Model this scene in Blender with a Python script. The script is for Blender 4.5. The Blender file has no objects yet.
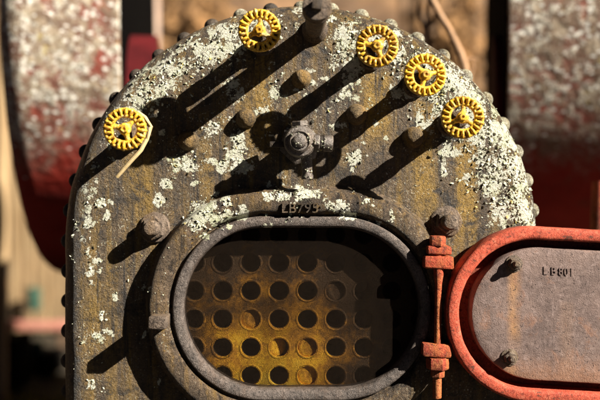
import bpy, bmesh, math, random
from mathutils import Vector, Matrix, noise
from mathutils.bvhtree import BVHTree

random.seed(7)
S = bpy.context.scene
COL = S.collection
U = 0.0025          # metres per photo pixel on the boiler's end plate
D = 800.0           # camera distance in the same pixels
ZC = 1.6
PI = math.pi
WLOC = {}

# ------------------------------------------------------------------ helpers
def XZ(px, py, h=0.0):
    f = 1.0 - h / D
    return (px - 300) * U * f, ZC + (200 - py) * U * f

def at(px, py, Y):
    """point on the ray through the photo's pixel at world depth Y"""
    k = (Y + D * U) / (D * U)
    return Vector(((px - 300) * U * k, Y, ZC + (200 - py) * U * k))

def link(o, parent=None, loc=Vector((0, 0, 0)), rot=None):
    COL.objects.link(o)
    loc = Vector(loc)
    if parent is not None:
        o.parent = parent
        o.location = loc - WLOC[parent.name]
    else:
        o.location = loc
    if rot is not None:
        o.rotation_euler = rot
    WLOC[o.name] = loc
    return o

def thing(name, label, cat, loc, group=None):
    o = bpy.data.objects.new(name, None)
    o.empty_display_size = 0.1
    link(o, None, loc)
    o['label'] = label; o['category'] = cat
    if group: o['group'] = group
    return o

def tag(o, label=None, cat=None, group=None, kind=None):
    if label: o['label'] = label
    if cat: o['category'] = cat
    if group: o['group'] = group
    if kind: o['kind'] = kind
    return o

def finish_mesh(name, bm, mat, smooth=True, angle=40):
    bmesh.ops.recalc_face_normals(bm, faces=bm.faces[:])
    me = bpy.data.meshes.new(name)
    bm.to_mesh(me); bm.free()
    if smooth:
        me.polygons.foreach_set('use_smooth', [True] * len(me.polygons))
        me.set_sharp_from_angle(angle=math.radians(angle))
    me.materials.append(mat)
    return me

def obj(name, bm, mat, parent=None, smooth=True, angle=40, centre=True, recalc=True):
    """world-space bmesh -> one object with its origin in the middle"""
    c = Vector((0, 0, 0))
    if centre and len(bm.verts):
        lo = Vector([min(v.co[i] for v in bm.verts) for i in range(3)])
        hi = Vector([max(v.co[i] for v in bm.verts) for i in range(3)])
        c = (lo + hi) / 2
        bmesh.ops.translate(bm, verts=bm.verts[:], vec=-c)
    me = finish_mesh(name, bm, mat, smooth, angle)
    return link(bpy.data.objects.new(name, me), parent, c)

def inst(name, me, parent, loc, rot=None):
    return link(bpy.data.objects.new(name, me), parent, loc, rot)

def add_box(bm, lo, hi, rotm=None, pivot=None, bevel=0.0):
    g = bmesh.ops.create_cube(bm, size=1.0)['verts']
    c = (Vector(lo) + Vector(hi)) / 2; s = Vector(hi) - Vector(lo)
    for v in g: v.co = Vector((v.co.x * s.x, v.co.y * s.y, v.co.z * s.z)) + c
    if bevel:
        es = list({e for v in g for e in v.link_edges})
        r = bmesh.ops.bevel(bm, geom=es, offset=bevel, segments=2, profile=0.5, affect='EDGES')
        g = list({v for f in r['faces'] for v in f.verts} | {v for v in g if v.is_valid})
    if rotm is not None:
        bmesh.ops.rotate(bm, verts=g, cent=Vector(pivot) if pivot else c, matrix=rotm)
    return g

def add_tube(bm, pts, radii, seg=12, cap=True):
    pts = [Vector(p) for p in pts]
    if not hasattr(radii, '__len__'): radii = [radii] * len(pts)
    rings = []
    up = Vector((0.13, 0.37, 0.92)).normalized()
    for i, p in enumerate(pts):
        t = (pts[min(i + 1, len(pts) - 1)] - pts[max(i - 1, 0)]).normalized()
        a = t.cross(up)
        if a.length < 1e-3: a = t.cross(Vector((1, 0, 0)))
        a.normalize(); b = t.cross(a)
        rings.append([bm.verts.new(p + (a * math.cos(2 * PI * k / seg) + b * math.sin(2 * PI * k / seg)) * radii[i]) for k in range(seg)])
    for r0, r1 in zip(rings, rings[1:]):
        for k in range(seg):
            bm.faces.new((r0[k], r0[(k + 1) % seg], r1[(k + 1) % seg], r1[k]))
    if cap:
        bm.faces.new(rings[0]); bm.faces.new(rings[-1])

def add_lathe(bm, origin, axis, prof, seg=24, phase=0.0, cap0=True, cap1=True, wob=0.0):
    """prof: (radius, distance along axis) in metres"""
    axis = Vector(axis).normalized()
    a = axis.cross(Vector((0, 0, 1)))
    if a.length < 1e-3: a = axis.cross(Vector((1, 0, 0)))
    a.normalize(); b = axis.cross(a)
    o = Vector(origin)
    rings = []
    for r, h in prof:
        ring = []
        for k in range(seg):
            t = 2 * PI * k / seg + phase
            p = o + axis * h + (a * math.cos(t) + b * math.sin(t)) * max(r, 1e-5)
            if wob: p += Vector(noise.noise_vector(p * 60)) * wob
            ring.append(bm.verts.new(p))
        rings.append(ring)
    for r0, r1 in zip(rings, rings[1:]):
        for k in range(seg):
            bm.faces.new((r0[k], r0[(k + 1) % seg], r1[(k + 1) % seg], r1[k]))
    if cap0: bm.faces.new(rings[0])
    if cap1: bm.faces.new(rings[-1])

FWD = Vector((0, -1, 0))      # out of the plate, towards the viewer

def lathe_px(bm, x, z, prof, seg=24, phase=0.0, y0=0.0, wob=0.0, **k):
    add_lathe(bm, (x, y0, z), FWD, [(r * U, h * U) for r, h in prof], seg, phase, wob=wob, **k)

def stadium(cx, cz, half, R, narc=40, nst=24):
    """closed outline with outward normals, counter-clockwise seen from -Y; metres"""
    pts = []
    for k in range(narc):
        a = -PI / 2 + PI * k / narc
        pts.append((cx + half + R * math.cos(a), cz + R * math.sin(a), math.cos(a), math.sin(a)))
    for k in range(nst):
        pts.append((cx + half - 2 * half * k / nst, cz + R, 0, 1))
    for k in range(narc):
        a = PI / 2 + PI * k / narc
        pts.append((cx - half + R * math.cos(a), cz + R * math.sin(a), math.cos(a), math.sin(a)))
    for k in range(nst):
        pts.append((cx - half + 2 * half * k / nst, cz - R, 0, -1))
    return pts

def sweep(bm, outline, prof, wob=0.0, fill_first=False, fill_last=False, xf=None):
    """sweep a profile (offset px outward, height px) round a closed outline"""
    rings = []
    for off, h in prof:
        ring = []
        for (x, z, nx, nz) in outline:
            p = Vector((x + nx * off * U, -h * U, z + nz * off * U))
            if wob:
                p += Vector(noise.noise_vector(p * 22)) * wob + Vector(noise.noise_vector(p * 75)) * wob * .6
            if xf: p = xf @ p
            ring.append(bm.verts.new(p))
        rings.append(ring)
    n = len(outline)
    for r0, r1 in zip(rings, rings[1:]):
        for k in range(n):
            bm.faces.new((r0[k], r0[(k + 1) % n], r1[(k + 1) % n], r1[k]))
    if fill_first: bm.faces.new(rings[0])
    if fill_last: bm.faces.new(rings[-1])
    return rings

# ------------------------------------------------------------------ materials
PATCHES = ((212, 214, 24, 22, 700), (196, 222, 14, 18, 300), (243, 212, 9, 8, 80), (286, 196, 16, 9, 240), (304, 194, 22, 10, 300), (334, 206, 22, 8, 200),
          (346, 214, 10, 9, 150), (365, 203, 10, 6, 60), (270, 196, 8, 6, 60), (224, 201, 10, 6, 90),
          (186, 162, 17, 13, 420), (168, 183, 10, 8, 90), (160, 200, 9, 7, 60), (212, 128, 11, 10, 160), (236, 148, 13, 20, 420), (222, 165, 10, 9, 110), (243, 168, 12, 10, 130),
          (237, 96, 8, 8, 110), (232, 82, 9, 12, 60), (276, 76, 9, 12, 110), (275, 93, 8, 10, 70), (102, 203, 8, 7, 120), (90, 223, 8, 7, 90), (76, 226, 6, 16, 60),
          (98, 338, 7, 7, 80), (102, 316, 3, 8, 40), (83, 340, 5, 6, 50), (91, 384, 7, 6, 90), (104, 391, 4, 4, 30), (91, 271, 6, 10, 50), (107, 215, 4, 8, 40),
          (344, 92, 10, 8, 60), (336, 100, 8, 6, 40), (352, 75, 14, 20, 90), (346, 45, 16, 18, 250), (335, 62, 10, 12, 120), (438, 100, 8, 22, 220), (398, 92, 8, 10, 60),
          (444, 172, 5, 12, 60), (448, 150, 8, 10, 60), (355, 158, 10, 9, 130), (352, 170, 6, 4, 40), (420, 118, 6, 8, 30),
          (490, 180, 14, 26, 500), (515, 195, 12, 22, 400), (297, 206, 5, 4, 20), (286, 219, 3, 3, 25), (268, 216, 4, 3, 30), (300, 217, 4, 2, 20), (378, 222, 5, 3, 20))
_r = random.Random(21)
_more = []
while len(_more) < 95:          # small young rosettes between the large ones
    _x, _y = _r.uniform(80, 500), _r.uniform(55, 395)
    if 170 < _x < 470 and _y > 226: continue
    if noise.noise(Vector((_x * .02, _y * .02, 8))) > -.05 and math.hypot(_x - 301, _y - 243) < 228 or _y > 243:
        _more.append((_x, _y, _r.uniform(2.5, 6.5), _r.uniform(2.5, 6.5), 14))
PATCHES = PATCHES + tuple(_more)
BANDS = ((104, 148, -14, 60, 7000, .12, 1), (148, 186, -10, 44, 1500, .36, 11), (82, 106, -14, 44, 2200, .22, 2), (52, 82, -14, 66, 6000, .12, 3), (2, 54, -16, 64, 12500, .0, 4), (16, 60, 20, 100, 4200, .33, 6), (60, 150, 50, 150, 900, .40, 8))
AX, AY, AR = 301, 243, 240
def fbn(x, y, f, s=0): return noise.noise(Vector((x * f, y * f, s)))
def growth(px, py):
    """how thick the lichen has grown at a place on the boiler's face"""
    d = 0.0
    for p in PATCHES:
        q = math.hypot((px - p[0]) / (p[2] * 1.1), (py - p[1]) / (p[3] * 1.1))
        if q < 1.5:
            q += fbn(px, py, .085, p[0]) * .75 + fbn(px, py, .2, p[1]) * .35
            if q < 1: d = max(d, min(.72, (1 - q) * 1.5) if p[2] > 6 else (1 - q) * 1.05)
    a = math.degrees(math.atan2(AY - py, px - AX)); o = AR - math.hypot(px - AX, py - AY)
    for a0, a1, o0, o1, n, th, seed in BANDS:
        if a0 - 6 < a < a1 + 6 and o0 < o < o1:
            e = min(1, min(o - o0, o1 - o) / ((o1 - o0) * .35)) * min(1, (min(a - a0, a1 - a) + 6) / 10)
            d = max(d, e * (.70 - th * 1.2) + (fbn(px, py, .05, seed) * .42 + fbn(px, py, .14, seed + 2) * .34) * e)
    return max(0.0, d)
def grow(bm):
    lay = bm.verts.layers.float.new('growth')
    for v in bm.verts:
        f = D / (D + v.co.y / U)
        v[lay] = growth(300 + v.co.x / U * f, 200 - (v.co.z - ZC) / U * f)

class NT:
    def __init__(self, name):
        self.m = bpy.data.materials.new(name); self.m.use_nodes = True
        self.t = self.m.node_tree; self.t.nodes.clear()
        self.out = self.n('ShaderNodeOutputMaterial')
        self.b = self.n('ShaderNodeBsdfPrincipled')
        self.l(self.b.outputs[0], self.out.inputs['Surface'])
        self.geo = self.n('ShaderNodeNewGeometry')
        self.pos = self.geo.outputs['Position']
    def n(self, t, **k):
        x = self.t.nodes.new(t)
        for a, v in k.items(): setattr(x, a, v)
        return x
    def l(self, a, b): self.t.links.new(a, b)
    def put(self, v, sock):
        if hasattr(v, 'is_output'): self.l(v, sock)
        else:
            if isinstance(v, tuple) and len(v) == 3 and len(sock.default_value) == 4: v = v + (1,)
            sock.default_value = v
    def mapping(self, scale, vec=None):
        x = self.n('ShaderNodeMapping'); x.inputs['Scale'].default_value = scale
        self.l(vec or self.pos, x.inputs['Vector']); return x.outputs[0]
    def noise(self, scale, detail=6, rough=.6, vec=None, dist=0.0):
        x = self.n('ShaderNodeTexNoise')
        x.inputs['Scale'].default_value = scale; x.inputs['Detail'].default_value = detail
        x.inputs['Roughness'].default_value = rough; x.inputs['Distortion'].default_value = dist
        self.l(vec or self.pos, x.inputs['Vector']); return x.outputs['Fac']
    def voro(self, scale, feature='F1', vec=None):
        x = self.n('ShaderNodeTexVoronoi'); x.feature = feature
        x.inputs['Scale'].default_value = scale
        self.l(vec or self.pos, x.inputs['Vector']); return x
    def ramp(self, fac, stops, interp='LINEAR'):
        x = self.n('ShaderNodeValToRGB'); x.color_ramp.interpolation = interp
        els = x.color_ramp.elements
        while len(els) < len(stops): els.new(0.5)
        for e, (p, c) in zip(els, stops):
            e.position = p
            e.color = (c, c, c, 1) if isinstance(c, (int, float)) else tuple(c) + (1,)
        self.l(fac, x.inputs[0]); return x.outputs[0]
    def mix(self, fac, a, b):
        x = self.n('ShaderNodeMix', data_type='RGBA')
        self.put(fac, x.inputs[0]); self.put(a, x.inputs[6]); self.put(b, x.inputs[7]); return x.outputs[2]
    def math(self, op, a, b=0.0, clamp=False):
        x = self.n('ShaderNodeMath', operation=op, use_clamp=clamp)
        self.put(a, x.inputs[0]); self.put(b, x.inputs[1]); return x.outputs[0]
    def sep(self, vec=None):
        x = self.n('ShaderNodeSeparateXYZ'); self.l(vec or self.pos, x.inputs[0]); return x.outputs
    def smooth(self, v, lo, hi):
        x = self.n('ShaderNodeMapRange', interpolation_type='SMOOTHSTEP')
        self.put(v, x.inputs[0]); x.inputs[1].default_value = lo; x.inputs[2].default_value = hi
        return x.outputs[0]
    def bump(self, hs, strength=.5, dist=.003):
        acc = hs[0]
        for h in hs[1:]: acc = self.math('ADD', acc, h)
        x = self.n('ShaderNodeBump'); x.inputs['Strength'].default_value = strength
        x.inputs['Distance'].default_value = dist
        self.l(acc, x.inputs['Height']); self.l(x.outputs[0], self.b.inputs['Normal'])
    def done(self, col, rough=.8, metal=0.0, spec=.3):
        self.put(col, self.b.inputs['Base Color']); self.put(rough, self.b.inputs['Roughness'])
        self.b.inputs['Metallic'].default_value = metal
        self.b.inputs['Specular IOR Level'].default_value = spec
        return self.m

def crust(name, dark, mid, light, accent, acc_amt=.55, streaks=(), bump=.7, dist=.004, grain=340, rough=.75, drip=.5, spec=.25, specks=0, soot=0, lichen=False, chips=0):
    """weathered cast iron: blotches, grain, rain streaks, rust bloom"""
    t = NT(name)
    big = t.noise(7.0, 8, .65)
    med = t.noise(46, 8, .68)
    fine = t.noise(grain, 4, .7)
    drips = t.noise(1.0, 5, .6, vec=t.mapping((34, 34, 2.6)))
    c = t.mix(t.ramp(big, [(.36, 0), (.64, 1)]), dark, mid)
    c = t.mix(t.math('MULTIPLY', t.ramp(drips, [(.46, 0), (.66, 1)]), drip), c, accent)
    if streaks:
        xyz = t.sep()
        tot = None
        wobx = t.math('ADD', xyz[0], t.math('MULTIPLY', t.math('SUBTRACT', t.noise(9, 4), .5), .035))
        for (px, py0, py1, w, a) in streaks:
            x0 = (px - 300) * U; z0 = ZC + (200 - py0) * U; z1 = ZC + (200 - py1) * U
            d = t.math('ABSOLUTE', t.math('SUBTRACT', wobx, x0))
            s = t.math('SUBTRACT', 1.0, t.smooth(d, w * U * .45, w * U * 1.05))
            s = t.math('MULTIPLY', s, t.math('SUBTRACT', 1.0, t.smooth(xyz[2], z0 - .02, z0 + .01)))
            s = t.math('MULTIPLY', s, t.smooth(xyz[2], z1 - .05, z1 + .06))
            s = t.math('MULTIPLY', s, a)
            tot = s if tot is None else t.math('MAXIMUM', tot, s)
        tot = t.math('MULTIPLY', tot, t.ramp(med, [(.34, .35), (.56, 1)]))
        c = t.mix(tot, c, accent)
    c = t.mix(t.ramp(med, [(.52, 0), (.72, acc_amt)]), c, light)
    c = t.mix(t.ramp(fine, [(.50, 0), (.74, .6)]), c, light)
    c = t.mix(t.ramp(t.noise(120, 5, .7), [(.34, .85), (.47, 0)]), c, tuple(x * .4 for x in dark))
    c = t.mix(t.ramp(t.noise(270, 4, .7), [(.34, .7), (.45, 0)]), c, tuple(x * .35 for x in dark))
    if soot: c = t.mix(t.math('MULTIPLY', t.ramp(t.noise(13, 6, .7), [(.40, 0), (.66, 1)]), soot), c, (.09, .04, .008))
    if specks:
        k = t.math('MULTIPLY', t.ramp(t.noise(210, 3, .6), [(.60, 0), (.66, 1)]), t.ramp(t.noise(14, 5, .7), [(.46, 0), (.62, 1)]))
        c = t.mix(t.math('MULTIPLY', k, specks), c, (.58, .56, .43))
        k = t.math('MULTIPLY', t.ramp(t.noise(85, 5, .75), [(.56, 0), (.66, 1)]), t.ramp(t.noise(10, 4, .6, vec=t.mapping((1.2, 1, .8))), [(.48, 0), (.62, 1)]))
        c = t.mix(t.math('MULTIPLY', k, .8), c, (.30, .17, .025))
        c = t.mix(t.ramp(t.noise(19, 7, .72, dist=.4), [(.37, .92), (.47, 0)]), c, (.011, .008, .006))
        c = t.mix(t.ramp(t.noise(1.0, 6, .65, vec=t.mapping((52, 52, 3.4))), [(.36, .9), (.46, 0)]), c, (.014, .010, .008))
    if chips:
        c = t.mix(t.math('MULTIPLY', t.ramp(t.noise(62, 7, .72), [(.59, 0), (.63, 1)]), chips), c, (.06, .028, .018))
        c = t.mix(t.math('MULTIPLY', t.ramp(t.noise(31, 6, .7, dist=.5), [(.57, 0), (.68, 1)]), .55), c, (.16, .03, .014))
    hs = []
    if lichen:
        at_ = t.n('ShaderNodeAttribute'); at_.attribute_name = 'growth'
        g = at_.outputs['Fac']
        n1 = t.noise(48, 7, .62, dist=.25); n2 = t.noise(150, 5, .6); n3 = t.noise(17, 5, .6)
        v = t.math('ADD', g, t.math('MULTIPLY', t.math('SUBTRACT', n1, .5), 1.5))
        v = t.math('ADD', v, t.math('MULTIPLY', t.math('SUBTRACT', n2, .5), 1.1))
        v = t.math('ADD', v, t.math('MULTIPLY', t.math('SUBTRACT', n3, .5), .8))
        mask = t.smooth(v, .50, .545)
        mask = t.math('MULTIPLY', mask, t.smooth(g, .0, .12))
        wv = t.n('ShaderNodeVectorMath', operation='ADD'); t.l(t.pos, wv.inputs[0])
        nv = t.n('ShaderNodeTexNoise'); nv.inputs['Scale'].default_value = 90; nv.inputs['Detail'].default_value = 4; t.l(t.pos, nv.inputs['Vector'])
        sc = t.n('ShaderNodeVectorMath', operation='SCALE'); sc.inputs['Scale'].default_value = .009; t.l(nv.outputs['Color'], sc.inputs[0]); t.l(sc.outputs[0], wv.inputs[1])
        ed = t.voro(62, 'DISTANCE_TO_EDGE', wv.outputs[0]).outputs['Distance']
        crack = t.smooth(t.math('ADD', ed, t.math('MULTIPLY', t.math('SUBTRACT', v, .62), .35)), .015, .075)
        mask = t.math('MULTIPLY', mask, crack)
        tone = t.noise(11, 4, .6)
        pl = t.voro(150)
        lc = t.ramp(pl.outputs['Color'], [(0, (.34, .35, .23)), (.3, (.50, .51, .36)), (.6, (.62, .61, .46)), (.85, (.70, .67, .54)), (.93, (.50, .48, .38)), (1, (.48, .36, .10))])
        lc = t.mix(t.ramp(t.noise(300, 5, .7), [(.36, .85), (.48, 0)]), lc, (.20, .19, .13))
        lc = t.mix(t.math('SUBTRACT', 1.0, t.smooth(v, .52, .64)), lc, (.44, .44, .30))
        lc = t.mix(t.math('MULTIPLY', t.ramp(tone, [(.42, 0), (.6, 1)]), .6), lc, (.60, .58, .50))
        lc = t.mix(t.math('MULTIPLY', t.ramp(tone, [(.34, 1), (.46, 0)]), .55), lc, (.40, .43, .24))
        c = t.mix(mask, c, lc)
        hs = [t.math('MULTIPLY', mask, .32), t.math('MULTIPLY', t.math('MULTIPLY', mask, t.noise(240, 4, .7)), .9)]
    t.bump(hs + [t.math('MULTIPLY', med, 1.3), t.math('MULTIPLY', fine, .8), t.math('MULTIPLY', t.noise(130, 3, .6), .9)], bump, dist)
    return t.done(c, t.ramp(med, [(.3, rough - .13), (.7, min(1, rough + .13))]), 0, spec)

M = {}
STREAKS = ((262, 46, 150, 14, .85), (378, 70, 140, 17, .95), (424, 96, 215, 14, .85), (466, 140, 235, 15, .9),
           (204, 110, 200, 9, .45), (142, 150, 230, 15, .55), (345, 110, 170, 8, .35), (88, 240, 420, 9, .35), (112, 240, 420, 8, .3))
M['plate'] = crust('lichened_iron', (.026, .018, .011), (.092, .058, .029), (.27, .175, .08), (.30, .172, .010), streaks=STREAKS, drip=.5, dist=.0075, bump=.95, specks=.9, rough=.45, spec=.5, lichen=True)
M['frame'] = crust('cast_frame_iron', (.036, .027, .019), (.115, .078, .048), (.28, .195, .125), (.23, .132, .02), drip=.45, grain=430, dist=.0064, bump=.9, specks=.6, rough=.6, lichen=True)
M['lip'] = crust('bare_lip_iron', (.035, .029, .025), (.105, .084, .072), (.30, .245, .21), (.13, .075, .045), drip=.3, grain=520, dist=.0042, rough=.42, lichen=True)
M['iron'] = crust('fitting_iron', (.042, .032, .025), (.125, .09, .066), (.30, .23, .17), (.17, .095, .025), drip=.45, dist=.0042, grain=260)
M['dome'] = crust('stay_cap_iron', (.04, .028, .016), (.13, .088, .042), (.29, .20, .10), (.24, .13, .02), drip=.55, dist=.0045, grain=260, bump=.9)
M['dark'] = crust('dark_iron', (.022, .018, .015), (.06, .045, .033), (.12, .09, .06), (.09, .05, .02), drip=.3, dist=.0025)
M['red'] = crust('red_oxide_paint', (.13, .014, .008), (.48, .066, .026), (.56, .22, .085), (.38, .16, .035), acc_amt=.8, drip=.55, chips=.85, grain=420, dist=.0034, bump=.8, rough=.7)
M['redback'] = crust('red_paint_recess_shade', (.06, .010, .006), (.22, .036, .016), (.34, .10, .05), (.14, .04, .015), acc_amt=.4, drip=.4, dist=.003)  # red darkened to imitate the shade in the door's recess
M['rim'] = crust('faded_red_rim', (.28, .036, .017), (.52, .082, .040), (.68, .25, .15), (.26, .04, .015), acc_amt=.5, drip=.5, chips=.8, grain=420, dist=.0018, bump=.7, rough=.75)
M['bore'] = crust('sooty_bore', (.010, .008, .006), (.03, .02, .01), (.05, .03, .015), (.04, .02, .005))
M['chamber'] = crust('sooty_chamber', (.012, .009, .006), (.025, .017, .01), (.04, .03, .02), (.03, .02, .01))
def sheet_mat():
    t = NT('rusty_sheet_painted_glow')
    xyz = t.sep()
    # rust with an amber glow painted low in the middle, darkening outward raggedly
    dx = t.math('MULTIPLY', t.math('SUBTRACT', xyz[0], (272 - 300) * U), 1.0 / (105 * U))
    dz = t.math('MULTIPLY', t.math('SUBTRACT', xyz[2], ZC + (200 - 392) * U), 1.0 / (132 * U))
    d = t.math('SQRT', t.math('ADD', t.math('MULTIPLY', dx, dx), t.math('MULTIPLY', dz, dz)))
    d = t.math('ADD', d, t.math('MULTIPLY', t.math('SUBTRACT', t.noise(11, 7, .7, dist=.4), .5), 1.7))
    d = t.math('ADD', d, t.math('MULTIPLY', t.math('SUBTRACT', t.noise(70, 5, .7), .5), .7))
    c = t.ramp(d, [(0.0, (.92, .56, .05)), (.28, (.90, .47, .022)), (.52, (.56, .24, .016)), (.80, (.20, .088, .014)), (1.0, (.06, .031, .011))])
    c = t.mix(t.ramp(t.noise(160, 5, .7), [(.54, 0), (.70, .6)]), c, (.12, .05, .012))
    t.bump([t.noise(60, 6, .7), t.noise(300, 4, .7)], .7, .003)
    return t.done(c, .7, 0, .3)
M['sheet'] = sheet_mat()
M['crusted'] = crust('lichen_crusted_iron', (.05, .04, .028), (.22, .20, .14), (.62, .60, .47), (.26, .21, .10), acc_amt=.95, drip=.5, dist=.006, grain=240)
M['screen'] = crust('screen_wire', (.012, .0075, .0045), (.02, .0125, .0075), (.026, .017, .010), (.02, .011, .005), bump=.1, spec=.1)

M['tap'] = crust('grey_tap_metal', (.04, .032, .027), (.115, .094, .078), (.30, .255, .215), (.12, .075, .035), drip=.4, dist=.003, rough=.42, spec=.7)
M['tap'].node_tree.nodes['Principled BSDF'].inputs['Metallic'].default_value = .35
def door_plate_mat():
    t = NT('mauve_grey_plate')
    big = t.noise(9, 8, .62); med = t.noise(60, 7, .7); fine = t.noise(380, 4, .7)
    c = t.mix(t.ramp(big, [(.35, 0), (.66, 1)]), (.090, .060, .052), (.20, .135, .112))
    c = t.mix(t.ramp(med, [(.5, 0), (.72, .5)]), c, (.34, .25, .225))
    c = t.mix(t.ramp(t.noise(90, 6, .7), [(.58, 0), (.70, .6)]), c, (.07, .045, .04))
    xyz = t.sep()
    wob = t.math('ADD', xyz[0], t.math('MULTIPLY', t.math('SUBTRACT', t.noise(11, 4), .5), .03))
    for px, p0, p1, w, a in ((514, 258, 356, 5, .55), (511, 364, 400, 5, .4), (566, 300, 400, 5, .12)):
        s = t.math('SUBTRACT', 1.0, t.smooth(t.math('ABSOLUTE', t.math('SUBTRACT', wob, (px - 300) * U * .96)), w * U * .1, w * U * 1.9))
        s = t.math('MULTIPLY', s, t.ramp(t.noise(30, 6, .7), [(.3, .25), (.65, 1)]))
        z0 = ZC + (200 - p0) * U * .96; z1 = ZC + (200 - p1) * U * .96
        s = t.math('MULTIPLY', s, t.math('SUBTRACT', 1.0, t.smooth(xyz[2], z0 - .01, z0)))
        s = t.math('MULTIPLY', s, t.smooth(xyz[2], z1, z1 + .06))
        c = t.mix(t.math('MULTIPLY', s, a), c, (.46, .22, .06))
    low = t.math('SUBTRACT', 1.0, t.smooth(t.math('ADD', xyz[2], t.math('MULTIPLY', med, .05)), 1.18, 1.27))
    c = t.mix(t.math('MULTIPLY', low, .38), c, (.52, .24, .12))
    pit = t.ramp(t.noise(150, 4, .7), [(.33, 0), (.42, 1)])
    c = t.mix(t.math('SUBTRACT', 1.0, pit), c, (.05, .03, .025))
    c = t.mix(t.math('MULTIPLY', t.ramp(t.noise(17, 7, .72, dist=.5), [(.54, 0), (.64, 1)]), .5), c, (.28, .13, .07))
    c = t.mix(t.math('MULTIPLY', t.ramp(t.noise(1.0, 5, .6, vec=t.mapping((46, 46, 4))), [(.55, 0), (.68, 1)]), .35), c, (.10, .07, .06))
    t.bump([t.math('MULTIPLY', med, .5), t.math('MULTIPLY', fine, .9), t.math('MULTIPLY', t.noise(24, 4), 1.4), t.math('MULTIPLY', pit, .35)], .75, .0042)
    return t.done(c, .72, 0, .35)
M['door_plate'] = door_plate_mat()

def yellow_mat():
    t = NT('worn_yellow_paint')
    oc = t.n('ShaderNodeTexCoord').outputs['Object']
    info = t.n('ShaderNodeObjectInfo').outputs['Random']
    v = t.n('ShaderNodeVectorMath', operation='ADD'); t.l(oc, v.inputs[0])
    cmb = t.n('ShaderNodeCombineXYZ'); t.l(info, cmb.inputs[0]); t.l(info, cmb.inputs[2]); t.l(cmb.outputs[0], v.inputs[1])
    p = v.outputs[0]
    c = t.mix(t.ramp(t.noise(40, 6, .6, p), [(.35, 0), (.65, 1)]), (.62, .33, .012), (.78, .48, .032))
    c = t.mix(t.ramp(t.math('ADD', t.noise(160, 6, .7, p), t.math('MULTIPLY', t.math('SUBTRACT', info, .5), .09)), [(.50, 0), (.60, .9)]), c, (.16, .068, .013))
    c = t.mix(t.ramp(t.noise(34, 5, .65, p), [(.54, 0), (.66, .6)]), c, (.36, .17, .02))
    c = t.mix(t.ramp(t.noise(95, 5, .7, p), [(.56, 0), (.66, .8)]), c, (.84, .70, .34))
    t.bump([t.noise(300, 4, .7, p), t.noise(110, 4, .6, p)], .45, .0016)
    return t.done(c, .55, 0, .4)
M['yellow'] = yellow_mat()
M['wheelweb'] = crust('dark_wheel_web', (.03, .015, .006), (.09, .045, .015), (.2, .1, .02), (.12, .06, .01))

def lichen_mat():
    t = NT('pale_crust_lichen')
    r = t.geo.outputs['Random Per Island']
    c = t.ramp(r, [(0, (.40, .40, .28)), (.14, (.46, .47, .33)), (.45, (.54, .55, .39)), (.75, (.64, .63, .49)), (.90, (.52, .52, .44)), (.95, (.50, .38, .10)), (1, (.30, .25, .12))])
    c = t.mix(t.ramp(t.noise(420, 4, .7), [(.36, .5), (.50, 0)]), c, (.30, .30, .22))
    t.bump([t.noise(600, 3, .7)], .6, .0015)
    return t.done(c, .95, 0, .1)
M['lichen'] = lichen_mat()

def tank_mat():
    t = NT('red_tank_paint')
    xyz = t.sep()
    c = t.mix(t.ramp(t.noise(2.5, 6), [(.35, 0), (.65, 1)]), (.20, .016, .010), (.36, .038, .024))
    c = t.mix(t.ramp(t.noise(9, 6, .7), [(.55, 0), (.7, .7)]), c, (.14, .05, .03))
    # spots of lichen and soot that grow thicker towards the weather side on top
    hgt = t.smooth(t.math('ADD', xyz[2], t.math('MULTIPLY', t.math('SUBTRACT', t.noise(4, 5, .6), .5), .5)), 1.66, 2.02)
    def spots(scale, th, soft, colour, c, seed):
        v = t.voro(scale, vec=t.mapping((1, 1, 1.0 + seed)))
        keep = t.n('ShaderNodeSeparateColor'); t.l(v.outputs['Color'], keep.inputs[0])
        dist = t.math('ADD', v.outputs['Distance'], t.math('MULTIPLY', t.noise(scale * 3.1, 3, .7), .35))
        f = t.math('SUBTRACT', 1.0, t.smooth(dist, th, th + soft))
        k = t.math('LESS_THAN', keep.outputs[0], t.math('MULTIPLY', hgt, .95))
        return t.mix(t.math('MULTIPLY', f, k), c, colour)
    c = t.mix(t.math('MULTIPLY', t.math('MULTIPLY', hgt, t.ramp(t.noise(6, 6, .7), [(.30, .2), (.52, 1)])), .9), c, (.15, .11, .08))
    def blot(scale, lo, hi, colour, c, amt):
        f = t.math('MULTIPLY', t.ramp(t.noise(scale, 7, .72), [(lo, 0), (hi, 1)]), amt)
        return t.mix(t.math('MULTIPLY', f, hgt), c, colour)
    c = blot(9, .44, .54, (.16, .11, .075), c, .9)
    c = blot(12, .50, .58, (.34, .27, .19), c, .9)
    c = blot(15, .54, .59, (.62, .57, .46), c, 1.0)
    c = blot(13, .60, .68, (.40, .31, .09), c, .8)
    c = blot(31, .55, .61, (.60, .56, .48), c, 1.0)
    c = blot(15, .58, .66, (.05, .03, .02), c, .9)
    c = spots(26, .36, .1, (.74, .71, .63), c, .4)
    t.bump([t.noise(30, 5), t.noise(9, 3)], .5, .02)
    return t.done(c, .85, 0, .12)
M['tank'] = tank_mat()

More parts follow.
